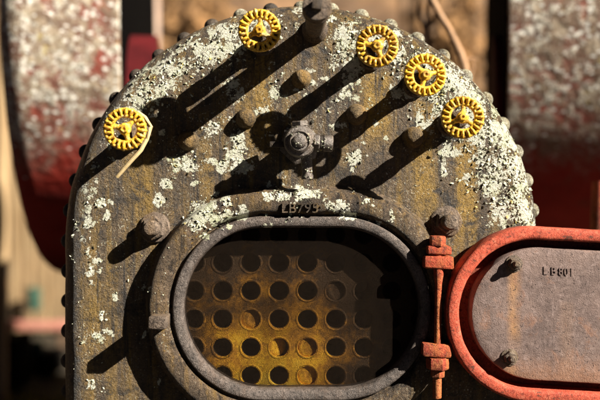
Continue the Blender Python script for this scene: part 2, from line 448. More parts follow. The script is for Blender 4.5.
def simple(name, a, b, scale=8, stretch=(1, 1, 1), rough=.85, bump=.5, dist=.01, c3=None, spec=.2):
    t = NT(name)
    v = t.mapping(stretch)
    c = t.mix(t.ramp(t.noise(scale, 8, .65, v), [(.36, 0), (.64, 1)]), a, b)
    if c3: c = t.mix(t.ramp(t.noise(scale * 3.3, 6, .7), [(.53, 0), (.62, 1)]), c, c3)
    t.bump([t.noise(scale * 4, 6, .7, v)], bump, dist)
    return t.done(c, rough, 0, spec)
M['ground'] = simple('cinder_soil', (.014, .012, .010), (.035, .028, .02), 5, c3=(.07, .05, .02))
M['hill'] = simple('dry_bracken_hill', (.05, .030, .018), (.27, .155, .078), .8, c3=(.085, .065, .05), dist=.1)
M['wood'] = simple('weathered_boards', (.20, .125, .06), (.40, .28, .15), 3, (4, 4, .4))
M['wood_pale'] = simple('pale_bark', (.34, .23, .17), (.52, .38, .29), 5, (4, 4, .6))
M['tar_and_shade'] = simple('tarred_timber_end_shade', (.0008, .0007, .0006), (.002, .0017, .0015), 6, (4, 4, .4), rough=1.0, spec=.03)  # tarred wood; its black also stands for shade on the tank ends
M['bark'] = simple('brown_bark', (.10, .06, .035), (.20, .13, .08), 9, (3, 3, .6))
M['twig'] = simple('tan_bark', (.30, .17, .09), (.46, .29, .17), 30, (3, 3, 1))
M['green'] = simple('faded_green_paint', (.02, .045, .03), (.035, .075, .05), 6)
M['pink'] = simple('faded_red_timber', (.30, .11, .08), (.42, .20, .15), 6)
M['straw'] = simple('dry_straw', (.46, .33, .15), (.62, .48, .26), 90, bump=.2, dist=.001)
M['grass'] = simple('yellow_grass', (.22, .18, .02), (.40, .32, .03), 7)

# ------------------------------------------------------------------ the boiler
boiler = thing('boiler', 'old lichen-crusted boiler end with five yellow handwheels and an open red-rimmed hatch', 'boiler', (0, 0.25, 0))
CX, CZ = XZ(301, 243)
R0 = 243 * U
FLAT = 30
def ray_arch(a, R, zb):
    """distance from the hatch centre to the arch outline (half-round top, straight sides) in direction a"""
    dx, dz = math.cos(a), math.sin(a)
    best = 1e9
    ox, oz = HX - CX, HZ - CZ
    b = ox * dx + oz * dz; c = ox * ox + oz * oz - R * R
    q = b * b - c
    if q > 0:
        t = -b + math.sqrt(q)
        if t > 0 and oz + t * dz >= 0: best = min(best, t)
    if abs(dx) > 1e-6:
        t = ((R if dx > 0 else -R) - ox) / dx
        if t > 0 and zb <= CZ + oz + t * dz <= CZ + 1e-9: best = min(best, t)
    if dz < -1e-6:
        t = (zb - HZ) / dz
        if t > 0 and abs(ox + t * dx) <= R + 1e-9: best = min(best, t)
    return best
# hatch opening (at the lip's height)
fl = 1 - 18 / D
HX = ((183 - 300) + (420 - 300)) / 2 * U * fl
HZ = ZC - ((228 - 200) + (390 - 200)) / 2 * U * fl
HR = (390 - 228) / 2 * U * fl
HH = (420 - 183) / 2 * U * fl - HR
ZB = 0.42

def arch_ring(R, y, zb, n=520):
    out = []
    for k in range(n):
        a = 2 * PI * k / n
        d = ray_arch(a, R, zb)
        p = Vector((HX + d * math.cos(a), y, HZ + d * math.sin(a)))
        out.append(p)
    return out

def ray_stadium(a, R):
    dx, dz = math.cos(a), math.sin(a)
    lo, hi = 0, 5
    for _ in range(40):
        m = (lo + hi) / 2
        x, z = abs(m * dx), m * dz
        ex = max(0, x - HH)
        if math.hypot(ex, z) < R: lo = m
        else: hi = m
    return lo

bm = bmesh.new()
rings = []
N = 520
# hole edge, then the flat, then the rolled flange
hole_R = HR + 20 * U
inner = [Vector((HX + ray_stadium(2 * PI * k / N, hole_R) * math.cos(2 * PI * k / N), 0, HZ + ray_stadium(2 * PI * k / N, hole_R) * math.sin(2 * PI * k / N))) for k in range(N)]
flat_edge = arch_ring(R0 - FLAT * U, 0, ZB + FLAT * U)
rings.append([v + Vector((0, .012, 0)) for v in inner])
for j in range(61):
    f = j / 60
    rings.append([a.lerp(b, f) for a, b in zip(inner, flat_edge)])
for j in range(1, 13):
    t = PI / 2 * j / 12
    off = FLAT * (1 - math.sin(t)); dep = FLAT * (1 - math.cos(t)) * U
    rings.append(arch_ring(R0 - off * U, dep, ZB + off * U))
rings.append(arch_ring(R0, 55 * U, ZB))
bv = []
for i, r in enumerate(rings):
    ring = []
    for p in r:
        q = p.copy()
        if i > 0:
            q.y += noise.noise(p * 5.0) * .0035 + noise.noise(p * 16) * .0014
            if i > 61:
                q += Vector((noise.noise(p * 14), 0, noise.noise(p * 14 + Vector((9, 9, 9))))) * .0022
        ring.append(bm.verts.new(q))
    bv.append(ring)
for r0, r1 in zip(bv, bv[1:]):
    for k in range(N):
        bm.faces.new((r0[k], r0[(k + 1) % N], r1[(k + 1) % N], r1[k]))
BV = {}; PARTS = {}
def remember(key, bm):
    bm.verts.index_update()
    BV[key] = BVHTree.FromBMesh(bm)
remember('plate', bm)
grow(bm)
plate = obj('end_plate', bm, M['plate'], boiler, angle=60)

# shell behind, with a lapped joint
bm = bmesh.new()
r1 = arch_ring(R0 + 1.2 * U, 40 * U, ZB - .003); r2 = arch_ring(R0 + 1.2 * U, .72, ZB - .003); r3 = arch_ring(R0 - 4 * U, .74, ZB + .02)
vs = [[bm.verts.new(p) for p in r] for r in (r1, r2, r3)]
for a, b in zip(vs, vs[1:]):
    for k in range(N): bm.faces.new((a[k], a[(k + 1) % N], b[(k + 1) % N], b[k]))
bm.faces.new(vs[-1])
obj('boiler_shell', bm, M['dark'], boiler, angle=50)
bm = bmesh.new()
for sx in (-1, 1):
    add_box(bm, (CX + sx * .42 - .08, .08, 0), (CX + sx * .42 + .08, .66, ZB + .004), bevel=.01)
    o = obj('support', bm, M['dark'], boiler); bm = bmesh.new()
bm.free()

# rivets of the flange joint
bm = bmesh.new()
rr = 8.3 * U
prof = [(rr * 1.02, -.004), (rr, 0)] + [(rr * math.cos(t), rr * .92 * math.sin(t)) for t in [PI / 2 * k / 7 for k in range(1, 8)]]
add_lathe(bm, (0, 0, 0), (0, 0, 1), prof, 18, wob=.0006)
rivet_me = finish_mesh('rivet', bm, M['dark'])
rivet_pale = rivet_me.copy(); rivet_pale.materials.clear(); rivet_pale.materials.append(M['crusted'])
Rr = R0 + 1.6 * U
pitch = 31.5 * U
nriv = int(PI * Rr / pitch)
spots = []
for k in range(nriv + 1):
    a = PI * k / nriv
    spots.append((CX + Rr * math.cos(a), CZ + Rr * math.sin(a), math.cos(a), math.sin(a)))
for k in range(1, 10):
    spots.append((CX - Rr, CZ - k * pitch, -1, 0))
for k in range(1, 5):
    spots.append((CX + Rr, CZ - k * pitch, 1, 0))
for x, z, nx, nz in spots:
    q = Vector((0, 0, 1)).rotation_difference(Vector((nx, 0, nz)))
    pale = nx > .25 and nz > .1 or (abs(nx) < .5 and random.random() < .35)
    inst('rivet', rivet_pale if pale else rivet_me, boiler, (x, 42 * U, z), q.to_euler())

# domed stay caps
for px, py, r in ((245.5, 118, 9.6), (187.5, 140, 10), (357, 114, 10.2), (301.5, 78, 9), (414, 137, 10)):
    x, z = XZ(px, py, 7)
    bm = bmesh.new()
    hh = r * .95
    prof = [(r * 1.1, -2), (r * 1.08, .8), (r * 1.0, 1.6), (r * .97, 3)] + [(r * .96 * math.cos(t), 3 + hh * math.sin(t)) for t in [PI / 2 * k / 8 for k in range(1, 9)]]
    lathe_px(bm, x, z, prof, 28, wob=.0019)
    obj('stay_cap', bm, M['dome'], boiler)

# ---- valves with yellow handwheels
def wheel_mesh():
    bm = bmesh.new()
    o = (0, 0, 0)
    def torus(R, r, y, seg=60, sub=10, fy=1.0):
        rs = []
        for k in range(seg):
            a = 2 * PI * k / seg
            rs.append([bm.verts.new(Vector(((R + r * math.cos(2 * PI * j / sub)) * math.cos(a), y + r * fy * math.sin(2 * PI * j / sub), (R + r * math.cos(2 * PI * j / sub)) * math.sin(a))) * U) for j in range(sub)])
        for k in range(seg):
            for j in range(sub):
                bm.faces.new((rs[k][j], rs[(k + 1) % seg][j], rs[(k + 1) % seg][(j + 1) % sub], rs[k][(j + 1) % sub]))
    torus(12.3, 1.7, 0, fy=1.4)
    torus(18.2, 1.6, .3, fy=1.5)
    # web at the back of the pockets, dark brown
    web = []; dark_faces = []
    for (R, y) in ((11.4, 1.2), (18.4, 1.6), (18.4, 3.0), (11.4, 2.8)):
        web.append([bm.verts.new(Vector((R * math.cos(2 * PI * k / 60), y, R * math.sin(2 * PI * k / 60))) * U) for k in range(60)])
    for i in range(4):
        for k in range(60):
            dark_faces.append(bm.faces.new((web[i][k], web[i][(k + 1) % 60], web[(i + 1) % 4][(k + 1) % 60], web[(i + 1) % 4][k])))
    for f in dark_faces: f.material_index = 1
    # finger ridges
    for k in range(20):
        a = 2 * PI * k / 20
        g = bmesh.ops.create_uvsphere(bm, u_segments=12, v_segments=8, radius=1.0)['verts']
        j = 1 + random.uniform(-.07, .07)
        for v in g:
            c = v.co.copy()
            c = Vector((c.x * 4.9 * j + 15.4, c.y * 3.7 - .1, c.z * (1.8 + .62 * c.x) * j))
            v.co = Matrix.Rotation(a, 3, 'Y') @ c * U
    # spokes
    for k in range(3):
        a = 2 * PI * k / 3 + .5
        add = []
        prof = [(4.0, 3.2, 2.0), (8.0, 2.1, 1.6), (12.4, 3.2, 1.6)]
        rs = []
        for (x, w, t) in prof:
            rs.append([bm.verts.new(Matrix.Rotation(a, 3, 'Y') @ Vector((x, math.sin(q) * t - .2 - (2.0 if x < 5 else 0) * .5, math.cos(q) * w)) * U) for q in [2 * PI * i / 10 for i in range(10)]])
        for r0, r1 in zip(rs, rs[1:]):
            for i in range(10):
                bm.faces.new((r0[i], r0[(i + 1) % 10], r1[(i + 1) % 10], r1[i]))
        bm.faces.new(rs[0]); bm.faces.new(rs[-1])
    # hub
    add_lathe(bm, o, FWD, [(r * U, h * U) for r, h in ((4.4, -5), (5.2, -3), (5.8, 0), (5.5, 2.4), (4.7, 3.2), (3.0, 3.4))], 24)
    me = finish_mesh('handwheel', bm, M['yellow'], angle=50); me.materials.append(M['wheelweb'])
    return me
wheel_me = wheel_mesh()
bm = bmesh.new()
add_lathe(bm, (0, 0, 0), FWD, [(3.7 * U, 3.6 * U), (3.9 * U, 4.4 * U), (3.9 * U, 6.0 * U), (3.3 * U, 6.7 * U), (1.5 * U, 6.75 * U), (1.4 * U, 5.0 * U)], 6)
nut_me = finish_mesh('wheel_nut', bm, M['yellow'], angle=30)

WH = 60
WHEELS = [(259.5, 30.5, .10, (.07, .06)), (377, 46, .75, (.02, -.05)), (425, 75, 1.35, (-.03, .04)), (462.5, 117.5, 2.2, (.06, -.03)), (125, 129, 2.9, (-.04, .09))]
for i, (px, py, spin, tilt) in enumerate(WHEELS):
    x, z = XZ(px, py, WH)
    bm = bmesh.new()
    lathe_px(bm, x, z, [(13, -2), (13, 3), (11.5, 4.5)], 24, wob=.0006)
    lathe_px(bm, x, z, [(11, 4), (11, 12), (9.5, 13.5)], 6, phase=spin)
    lathe_px(bm, x, z, [(8.2, 13), (7.6, 20), (7.4, 33), (8.6, 36), (8.6, 39), (7.8, 40)], 24)
    lathe_px(bm, x, z, [(8.6, 40), (8.6, 46), (7.2, 47.5), (4.5, 48)], 6, phase=spin + .3)
    v = obj('valve', bm, M['iron'], boiler)
    bm = bmesh.new()
    lathe_px(bm, x, z, [(2.8, 47), (2.8, WH - 3)], 14)
    obj('stem', bm, M['iron'], v)
    rot = (tilt[0], spin, tilt[1])
    inst('handwheel', wheel_me, v, (x, -WH * U, z), rot)
    inst('wheel_nut', nut_me, v, (x, -WH * U, z), rot)

# ---- long plugged pipe at the top
bm = bmesh.new()
x, z = XZ(317, 6, 100)
lathe_px(bm, x, z, [(13, -2), (13, 3), (9.4, 8), (9.7, 30), (10.2, 60), (10.5, 84)], 28, wob=.0008)
lathe_px(bm, x, z, [(11.6, 84), (13.0, 85), (13.2, 90), (12.2, 91), (12.2, 93), (13.0, 94), (13.0, 99), (12.2, 100.5), (8, 100.6)], 28)
pp = obj('blank_pipe', bm, M['iron'], boiler)
bm = bmesh.new()
add_box(bm, (x - 4.3 * U, -109 * U, z - 4.3 * U), (x + 4.3 * U, -99 * U, z + 4.3 * U), Matrix.Rotation(.12, 3, 'Y'), bevel=.0015)
obj('pipe_plug', bm, M['dark'], pp)

# ---- gauge cock in the middle
x, z = XZ(300, 141, 46)
bm = bmesh.new()
lathe_px(bm, x, z, [(21, -2), (21, 4), (18, 6)], 6, phase=.3)
lathe_px(bm, x, z, [(13, 5), (11, 12), (11, 28), (15, 31), (15.5, 40), (14, 43), (12, 43.5)], 28, wob=.0008)
lathe_px(bm, x, z, [(11, 42), (11, 47), (9.2, 48.5), (8.6, 47.3), (6.6, 47.3), (6.2, 49.5), (4.5, 50.5), (2.5, 50.8)], 28)
remember('cock', bm)
ck = PARTS['cock'] = obj('gauge_cock', bm, M['tap'], boiler)
y = -36 * U
bm = bmesh.new()
add_lathe(bm, (x + 10 * U, y, z - 1 * U), (1, 0, -.04), [(r * U, h * U) for r, h in ((7, 0), (6.4, 6), (6.6, 12), (8.0, 13), (8.0, 20), (7.2, 21.5), (4.6, 21.6), (4.2, 19))], 24)
add_lathe(bm, (x + 13 * U, y, z - 1.1 * U), (1, 0, -.04), [(r * U, h * U) for r, h in ((8.2, 0), (9.0, .8), (9.0, 5), (8.2, 5.8))], 6, .2)
for q in range(4): add_lathe(bm, (x + (19.5 + q * 1.3) * U, y, z - 1.3 * U), (1, 0, -.04), [(6.6 * U, 0), (7.3 * U, .5 * U), (6.6 * U, 1.0 * U)], 20)
remember('nozzle', bm)
PARTS['nozzle'] = obj('nozzle', bm, M['tap'], ck)
bm = bmesh.new()
add_lathe(bm, (x + 6 * U, y + 12 * U, z - 8 * U), (.05, .12, -1), [(r * U, h * U) for r, h in ((6, 0), (5.4, 8), (5.0, 22), (5.8, 24), (5.8, 27), (3.6, 27.5))], 20)
remember('spout', bm)
PARTS['spout'] = obj('drain_spout', bm, M['tap'], ck)
bm = bmesh.new()
add_lathe(bm, (x, y + 4 * U, z + 12 * U), (-.05, -.1, 1), [(r * U, h * U) for r, h in ((6, 0), (6, 3), (8.5, 4), (8.5, 7.5), (7.5, 8.5))], 6)
obj('cock_cap', bm, M['tap'], ck)
bm = bmesh.new()
add_box(bm, (x - 29 * U, y + 2 * U, z - 5 * U), (x - 9 * U, y + 7 * U, z + .5 * U), bevel=.0015)
obj('cock_handle', bm, M['dark'], ck)

# ---- hatch frame
st = stadium(HX, HZ, HH, HR, 70, 36)
bm = bmesh.new()
sweep(bm, st, [(11.2, 6), (12.2, 12.5), (13.8, 12.5), (14.8, 16.5), (17.5, 19.2), (20.5, 19.8), (24, 20), (27, 19.8), (30, 19.2), (32, 18.3), (34, 17), (35.7, 15), (37, 12), (38, 8), (38.5, 4), (41, 1), (42, -2)], wob=.0013)
remember('frame', bm)
grow(bm)
frame = obj('hatch_frame', bm, M['frame'], boiler, angle=55)
bm = bmesh.new()
sweep(bm, st, [(20, -6), (2, -6), (0, -4), (0, 13), (.8, 16), (2.6, 17.8), (9.0, 18.2), (10.6, 17.2), (11.4, 14), (11.6, 5)], wob=.0007)
remember('lip', bm)
grow(bm)
obj('seat_ring', bm, M['lip'], frame, angle=55)
# latch lug on its left
x, z = XZ(157, 323, 40)
bm = bmesh.new()
add_box(bm, (x - 8 * U, -42 * U, z - 6.0 * U), (x + 8.5 * U, -10 * U, z + 6.0 * U), Matrix.Rotation(.03, 3, 'Y'), bevel=.004)
obj('latch_lug', bm, M['iron'], frame)

# bolts beside the frame
for px, py in ((153, 228), (448, 222)):
    x, z = XZ(px, py, 10)
    bm = bmesh.new()
    lathe_px(bm, x, z, [(16, -2), (15.6, 1.6), (14.2, 2.8)], 30, wob=.0022)
    lathe_px(bm, x, z, [(12.2, 2.6), (12.2, 10), (10.4, 11.5)], 6, phase=.4, wob=.0012)
    lathe_px(bm, x, z, [(7.8, 11), (7.6, 22), (6, 24.5), (3, 25.2)], 20, wob=.0008)
    obj('stud_bolt', bm, M['iron'], boiler)

# ---- casting letters
def text_bm(s, size_px, depth_px, px, py, h, spacing=1.0, xf=None, squash=1.0):
    cu = bpy.data.curves.new('lettering', 'FONT')
    cu.body = s; cu.size = size_px * U; cu.extrude = depth_px * U; cu.space_character = spacing
    cu.align_x = 'CENTER'; cu.align_y = 'CENTER'; cu.offset = .00005
    tmp = bpy.data.objects.new('lettering', cu); COL.objects.link(tmp)
    dg = bpy.context.evaluated_depsgraph_get()
    me = bpy.data.meshes.new_from_object(tmp.evaluated_get(dg))
    COL.objects.unlink(tmp); bpy.data.objects.remove(tmp); bpy.data.curves.remove(cu)
    b = bmesh.new(); b.from_mesh(me); bpy.data.meshes.remove(me)
    x, z = XZ(px, py, h)
    m = Matrix.Translation((x, -h * U, z)) @ Matrix.Rotation(PI / 2, 4, 'X')
    for v in b.verts:
        v.co.x *= squash
        v.co = m @ v.co
        if xf: v.co = xf @ v.co
    return b
obj('casting_number', text_bm('LB795', 13.5, 2.2, 300, 208.5, 20, 1.08), M['frame'], frame, smooth=False)

# ---- inside: chamber, tube sheet, tubes, wire screen
TH = -8
bm = bmesh.new()
sweep(bm, stadium(HX, HZ, HH, HR, 30, 10), [(20, -5), (58, -6), (60, TH - 1)])
obj('chamber_wall', bm, M['chamber'], boiler)
ft = 1 - TH / D
pitch = 28.3 * U * ft
x0 = (194 - 300) * U * ft; zrow = ZC - (376 - 200) * U * ft
cols = range(-2, 9); rows = range(-1, 6)
bm = bmesh.new()
br = 10.2 * U
y = -TH * U
nseg = 24
for i in cols:
    for j in rows:
        cx, cz = x0 + i * pitch, zrow + j * pitch
        cir, sq = [], []
        for k in range(nseg):
            a = 2 * PI * k / nseg
            cir.append(bm.verts.new((cx + br * math.cos(a), y, cz + br * math.sin(a))))
            m = max(abs(math.cos(a)), abs(math.sin(a)))
            sq.append(bm.verts.new((cx + pitch / 2 * math.cos(a) / m, y, cz + pitch / 2 * math.sin(a) / m)))
        for k in range(nseg):
            bm.faces.new((cir[k], cir[(k + 1) % nseg], sq[(k + 1) % nseg], sq[k]))
bmesh.ops.remove_doubles(bm, verts=bm.verts[:], dist=1e-5)
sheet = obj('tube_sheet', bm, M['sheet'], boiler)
bm = bmesh.new()
add_lathe(bm, (0, 0, 0), FWD, [(r * U, h * U) for r, h in ((12.2, -.3), (11.8, .15), (11.0, .35), (10.2, .25), (9.6, -.2), (9.5, -4))], 28, cap0=False, cap1=False)
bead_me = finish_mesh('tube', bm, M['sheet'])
bm = bmesh.new()
add_lathe(bm, (0, 0, 0), FWD, [(r * U, h * U) for r, h in ((9.55, -3.9), (9.5, -70))], 28, cap0=False)
bore_me = finish_mesh('tube', bm, M['bore'])
# one mesh per tube: bead of rusty steel, sooty bore
bm = bmesh.new(); bm.from_mesh(bead_me); nb = len(bm.faces); bm.from_mesh(bore_me)
for k, f in enumerate(bm.faces): f.material_index = 0 if k < nb else 1
tube_me = bpy.data.meshes.new('tube'); bm.to_mesh(tube_me); bm.free()
tube_me.polygons.foreach_set('use_smooth', [True] * len(tube_me.polygons))
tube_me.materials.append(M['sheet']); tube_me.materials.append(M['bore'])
bm = bmesh.new()
add_lathe(bm, (0, 0, 0), FWD, [(r * U, h * U) for r, h in ((9.4, -9), (9.4, -3), (8.4, -2.4), (5, -2.8), (2, -3))], 24)
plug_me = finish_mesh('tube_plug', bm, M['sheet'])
for i in cols:
    for j in rows:
        c = Vector((x0 + i * pitch, y, zrow + j * pitch))
        inst('tube', tube_me, sheet, c, (0, random.uniform(0, 6), 0))
        if (i, j) in ((2, 2), (4, 1), (4, 0), (5, 3), (3, 1)):
            inst('tube_plug', plug_me, sheet, c + Vector((0, .006 if (i, j) == (3, 1) else 0, 0)), (0, random.uniform(0, 6), .5 if (i, j) == (3, 1) else .08))

bm = bmesh.new()
sp = 1.2 * U; w = .24 * U; ys = -5.0 * U
n = int((HH + HR) / sp)
def bar(lo, hi):
    vs = [bm.verts.new(p) for p in ((lo[0], lo[1], lo[2]), (hi[0], lo[1], lo[2]), (hi[0], lo[1], hi[2]), (lo[0], lo[1], hi[2]), (lo[0], hi[1], lo[2]), (hi[0], hi[1], lo[2]), (hi[0], hi[1], hi[2]), (lo[0], hi[1], hi[2]))]
    for f in ((0, 1, 2, 3), (4, 7, 6, 5), (0, 4, 5, 1), (1, 5, 6, 2), (2, 6, 7, 3), (3, 7, 4, 0)): bm.faces.new([vs[q] for q in f])
for k in range(-n, n + 1):
    xx = k * sp
    ex = max(0, abs(xx) - HH)
    if ex < HR:
        hz = math.sqrt(HR * HR - ex * ex) - .0002
        bar((HX + xx - w / 2, ys, HZ - hz), (HX + xx + w / 2, ys + w, HZ + hz))
n = int(HR / sp)
for k in range(-n, n + 1):
    zz = k * sp
    hx = HH + math.sqrt(max(0, HR * HR - zz * zz)) - .0002
    bar((HX - hx, ys + w * 1.02, HZ + zz - w / 2), (HX + hx, ys + w * 2.02, HZ + zz + w / 2))
obj('wire_screen', bm, M['screen'], boiler, smooth=False)

# ---- hinge
hx, _ = XZ(437.5, 300, 26)
def HZP(py): return XZ(437, py, 26)[1]
yh = -26 * U
bm = bmesh.new()
add_lathe(bm, (hx - .5 * U, yh, HZP(398)), (.012, 0, 1), [(4.1 * U, 0), (4.3 * U, .002), (4.1 * U, HZP(376) - HZP(398)), (3.4 * U, HZP(345) - HZP(398)), (3.3 * U, HZP(285) - HZP(398)), (4.8 * U, HZP(275) - HZP(398)), (4.8 * U, HZP(264) - HZP(398)), (4.0 * U, HZP(240) - HZP(398))], 18, wob=.0006)
hinge = obj('hinge_rod', bm, M['red'], boiler)
def knuckle(name, py0, py1, r, seg, phase=0., mat='red', yb=0.0):
    b = bmesh.new()
    z0, z1 = HZP(py1), HZP(py0)
    add_lathe(b, (hx, yh + yb, z0), (0, 0, 1), [(r * .93 * U, 0), (r * U, .003), (r * U, z1 - z0 - .003), (r * .9 * U, z1 - z0)], seg, phase, wob=.0012)
    return obj(name, b, M[mat], hinge)
knuckle('hinge_nut', 236, 246, 8.0, 6, .2)
knuckle('hinge_nut', 357.5, 369, 11.0, 6, .3)
knuckle('hinge_nut', 369.6, 377, 6.8, 6, .1)
for (p0, p1, wl, wr) in ((246, 255, 10, 13), (256, 269, 13, 15), (343, 356.5, 15, 12.5)):
    b = bmesh.new()
    add_box(b, (hx - wl * U, yh - 6 * U, HZP(p1)), (hx + wr * U, -8 * U, HZP(p0)), Matrix.Rotation(.03, 3, 'Y'), bevel=.005)
    for v in b.verts: v.co += Vector(noise.noise_vector(v.co * 50)) * .002
    obj('hinge_bracket', b, M['red'], hinge)

# ---- the open hatch door
ROT = 3.2
px0, pz0 = XZ(447, 311, 34)
XF = Matrix.Translation((px0, 0, pz0)) @ Matrix.Rotation(math.radians(ROT), 4, 'Y') @ Matrix.Translation((-px0, 0, -pz0))
fd = 1 - 34 / D
DR = 88 * U * fd
dcx = px0 + DR + 37 * U; dcz = pz0 + 1 * U
sd = stadium(dcx, dcz, 37 * U, DR, 70, 30)
door = obj('hatch_door', (lambda b: (sweep(b, sd, [(-12.4, 8.5), (-12.0, 32), (-11, 33.9), (-9, 34.5), (-3, 34.5), (-1, 33.6), (0, 31.5), (0.2, 9), (-2, 6.5)], wob=.0009, xf=XF), remember('rim', b), b)[2])(bmesh.new()), M['rim'], boiler, angle=50)
bm = bmesh.new()
sweep(bm, sd, [(-2.5, 6.5), (-8, 6), (-13.5, 6.2), (-13.5, 9), (-12.6, 9.2), (-50, 9.4)], wob=.0006, xf=XF, fill_last=True)
obj('door_back', bm, M['redback'], door, angle=30)
pf = 1 - 32 / D
PR = 66.5 * U * pf
sdp = stadium(px0 + (472 - 447 + 66.5) * U * pf + 37 * U, dcz + .5 * U, 37 * U, PR, 60, 30)
bm = bmesh.new()
rr_ = sweep(bm, sdp, [(-1, 9), (0, 12), (0, 29.5), (-.8, 31.4), (-2.6, 32.2), (-12, 32.3), (-24, 32.4), (-40, 32.5)], wob=.0008, xf=XF, fill_last=True)
dplate = obj('door_plate', bm, M['door_plate'], door, angle=35)
for px, py, ph in ((515, 264, .2), (510.5, 358, .7)):
    x, z = XZ(px, py, 36)
    bm = bmesh.new()
    lathe_px(bm, x, z, [(8.2, 31.5), (8.2, 33.2), (7.4, 33.6)], 20, wob=.0009)
    lathe_px(bm, x, z, [(6.4, 33), (6.4, 38.5), (5.2, 39.6)], 6, phase=ph, wob=.0009)
    lathe_px(bm, x, z, [(3.4, 39), (3.3, 43.5), (2.2, 45)], 14, wob=.0006)
    obj('door_bolt', bm, M['iron'], dplate)
bm = bmesh.new()
for ch, px, py in (('L', 545.2, 270.9), ('B', 553.4, 271.4), ('8', 560.8, 271.8), ('0', 566.2, 272.2), ('1', 571.4, 272.6)):
    b2 = text_bm(ch, 11.0, .55, px, py, 32.6, squash=.80)
    tm = bpy.data.meshes.new('t'); b2.to_mesh(tm); b2.free(); bm.from_mesh(tm); bpy.data.meshes.remove(tm)
obj('door_number', bm, M['door_plate'], dplate, smooth=False)

# ------------------------------------------------------------------ lichen on the plate, the frame and the caps
cam_pos = Vector((0, -D * U, ZC))
class Flakes:
    def __init__(s): s.v = []; s.f = []; s.n = 0
FL = {k: Flakes() for k in BV}
def flake(px, py, r, keys=('plate', 'frame', 'lip', 'cock', 'nozzle', 'spout')):
    p = Vector(((px - 300) * U, 0, ZC + (200 - py) * U))
    d = (p - cam_pos).normalized()
    best = None
    for k in keys:
        h = BV[k].ray_cast(cam_pos, d)
        if h[0] is not None and (best is None or h[3] < best[0]): best = (h[3], h[0], h[1], k)
    if best is None: return
    _, loc, nr, key = best
    if nr.dot(d) > 0: nr = -nr
    F = FL[key]
    leafy = random.random() < .22
    g = .15 if leafy else .05
    nr = (nr + Vector((random.gauss(0, g), random.gauss(0, g), random.gauss(0, g)))).normalized()
    a = nr.cross(Vector((.3, .2, .9))).normalized(); c = nr.cross(a)
    m = random.randint(7, 10); ph = random.uniform(0, 6)
    R = r * U
    lift = random.uniform(0, .40) * U
    hh = min(r, 1.3) * U * (random.uniform(.25, .55) if leafy else random.uniform(.10, .26))
    n0 = len(F.v)
    F.v.append(loc + nr * (lift + (hh * .55 if leafy else hh)))
    qs = [random.uniform(.5, 1.2) for _ in range(m)]
    for rad, hgt in ((.72, 1.0), (1.0, .2)):
        for k in range(m):
            t = ph + 2 * PI * k / m
            up = hgt * hh + lift + (random.uniform(0, .7) * hh if leafy and rad == 1.0 else (-lift - .1 * U if rad == 1.0 else random.uniform(-.2, .2) * hh))
            F.v.append(loc + (a * math.cos(t) + c * math.sin(t)) * R * qs[k] * rad + nr * up)
    for k in range(m):
        k2 = (k + 1) % m
        F.f.append((n0, n0 + 1 + k, n0 + 1 + k2))
        F.f.append((n0 + 1 + k, n0 + 1 + m + k, n0 + 1 + m + k2, n0 + 1 + k2))
    F.n += 1

def band(a0, a1, o0, o1, n, th, seed, r=(.6, 2.3)):
    n = int(n * .09)
    for _ in range(n):
        a = math.radians(random.uniform(a0, a1)); o = random.triangular(o0, o1, (o0 + o1) / 2)
        x = AX + (AR - o) * math.cos(a); y = AY - (AR - o) * math.sin(a)
        v = fbn(x, y, .045, seed) * .7 + fbn(x, y, .13, seed + 3) * .65 + fbn(x, y, .36, seed + 5) * .6
        edge = min(o - o0, o1 - o) / (o1 - o0)
        if v + edge * .5 > th: flake(x, y, random.uniform(*r))
for b in BANDS: band(*b)
def patch(x, y, rx, ry, n, th=-.02, seed=0, r=(.6, 2.1)):
    n = int(n * .11)
    for _ in range(n):
        q = random.random() ** .6; t = random.uniform(0, 2 * PI)
        px, py = x + rx * q * math.cos(t), y + ry * q * math.sin(t)
        v = fbn(px, py, .11, seed + x) * .7 + fbn(px, py, .33, seed) * .75
        if v + (1 - q) * .45 > th: flake(px, py, random.uniform(*r))
for a in PATCHES:
    patch(*a)
for _ in range(2200):        # crumbs scattered over the face
    x, y = random.uniform(72, 500), random.uniform(30, 400)
    if 172 < x < 432 and y > 222: continue
    if fbn(x, y, .03, 40) + fbn(x, y, .12, 41) * .6 > .08: flake(x, y, random.uniform(.25, .85))
for _ in range(260):       # crust on the gauge cock
    flake(random.uniform(286, 336), random.uniform(128, 180), random.uniform(.5, 1.5), ('nozzle', 'spout'))
for _ in range(60):
    x, y = random.uniform(292, 314), random.uniform(118, 150)
    if fbn(x, y, .2, 9) > .05: flake(x, y, random.uniform(.5, 1.3), ('cock',))
for key, par in (('plate', plate), ('frame', frame), ('lip', frame), ('cock', PARTS['cock']), ('nozzle', PARTS['nozzle']), ('spout', PARTS['spout'])):
    F = FL[key]
    if F.n:
        me = bpy.data.meshes.new('lichen'); me.from_pydata(F.v, [], F.f); me.update()
        me.polygons.foreach_set('use_smooth', [True] * len(me.polygons)); me.materials.append(M['lichen'])
        nm = 'lichen'
        if key in ('nozzle', 'spout'): par = PARTS['cock']
        o = inst(nm, me, par, (0, 0, 0))
        tag(o, kind='stuff')
print('flakes', {k: v.n for k, v in FL.items()})

# dry stalk caught behind the leftmost wheel
bm = bmesh.new()
def H(px, py, h):
    x, z = XZ(px, py, h); return Vector((x, -h * U, z))
add_tube(bm, [H(138, 112, 46), H(145, 117, 48), H(151, 127, 49), H(147, 139, 50), H(141, 150, 50), H(130, 162, 49), H(117, 177, 46)], [1.5 * U, 1.7 * U, 1.8 * U, 1.9 * U, 2.0 * U, 2.0 * U, 1.7 * U], 8)
tag(obj('straw', bm, M['straw']), 'dry bent straw caught behind the leftmost yellow handwheel', 'straw')

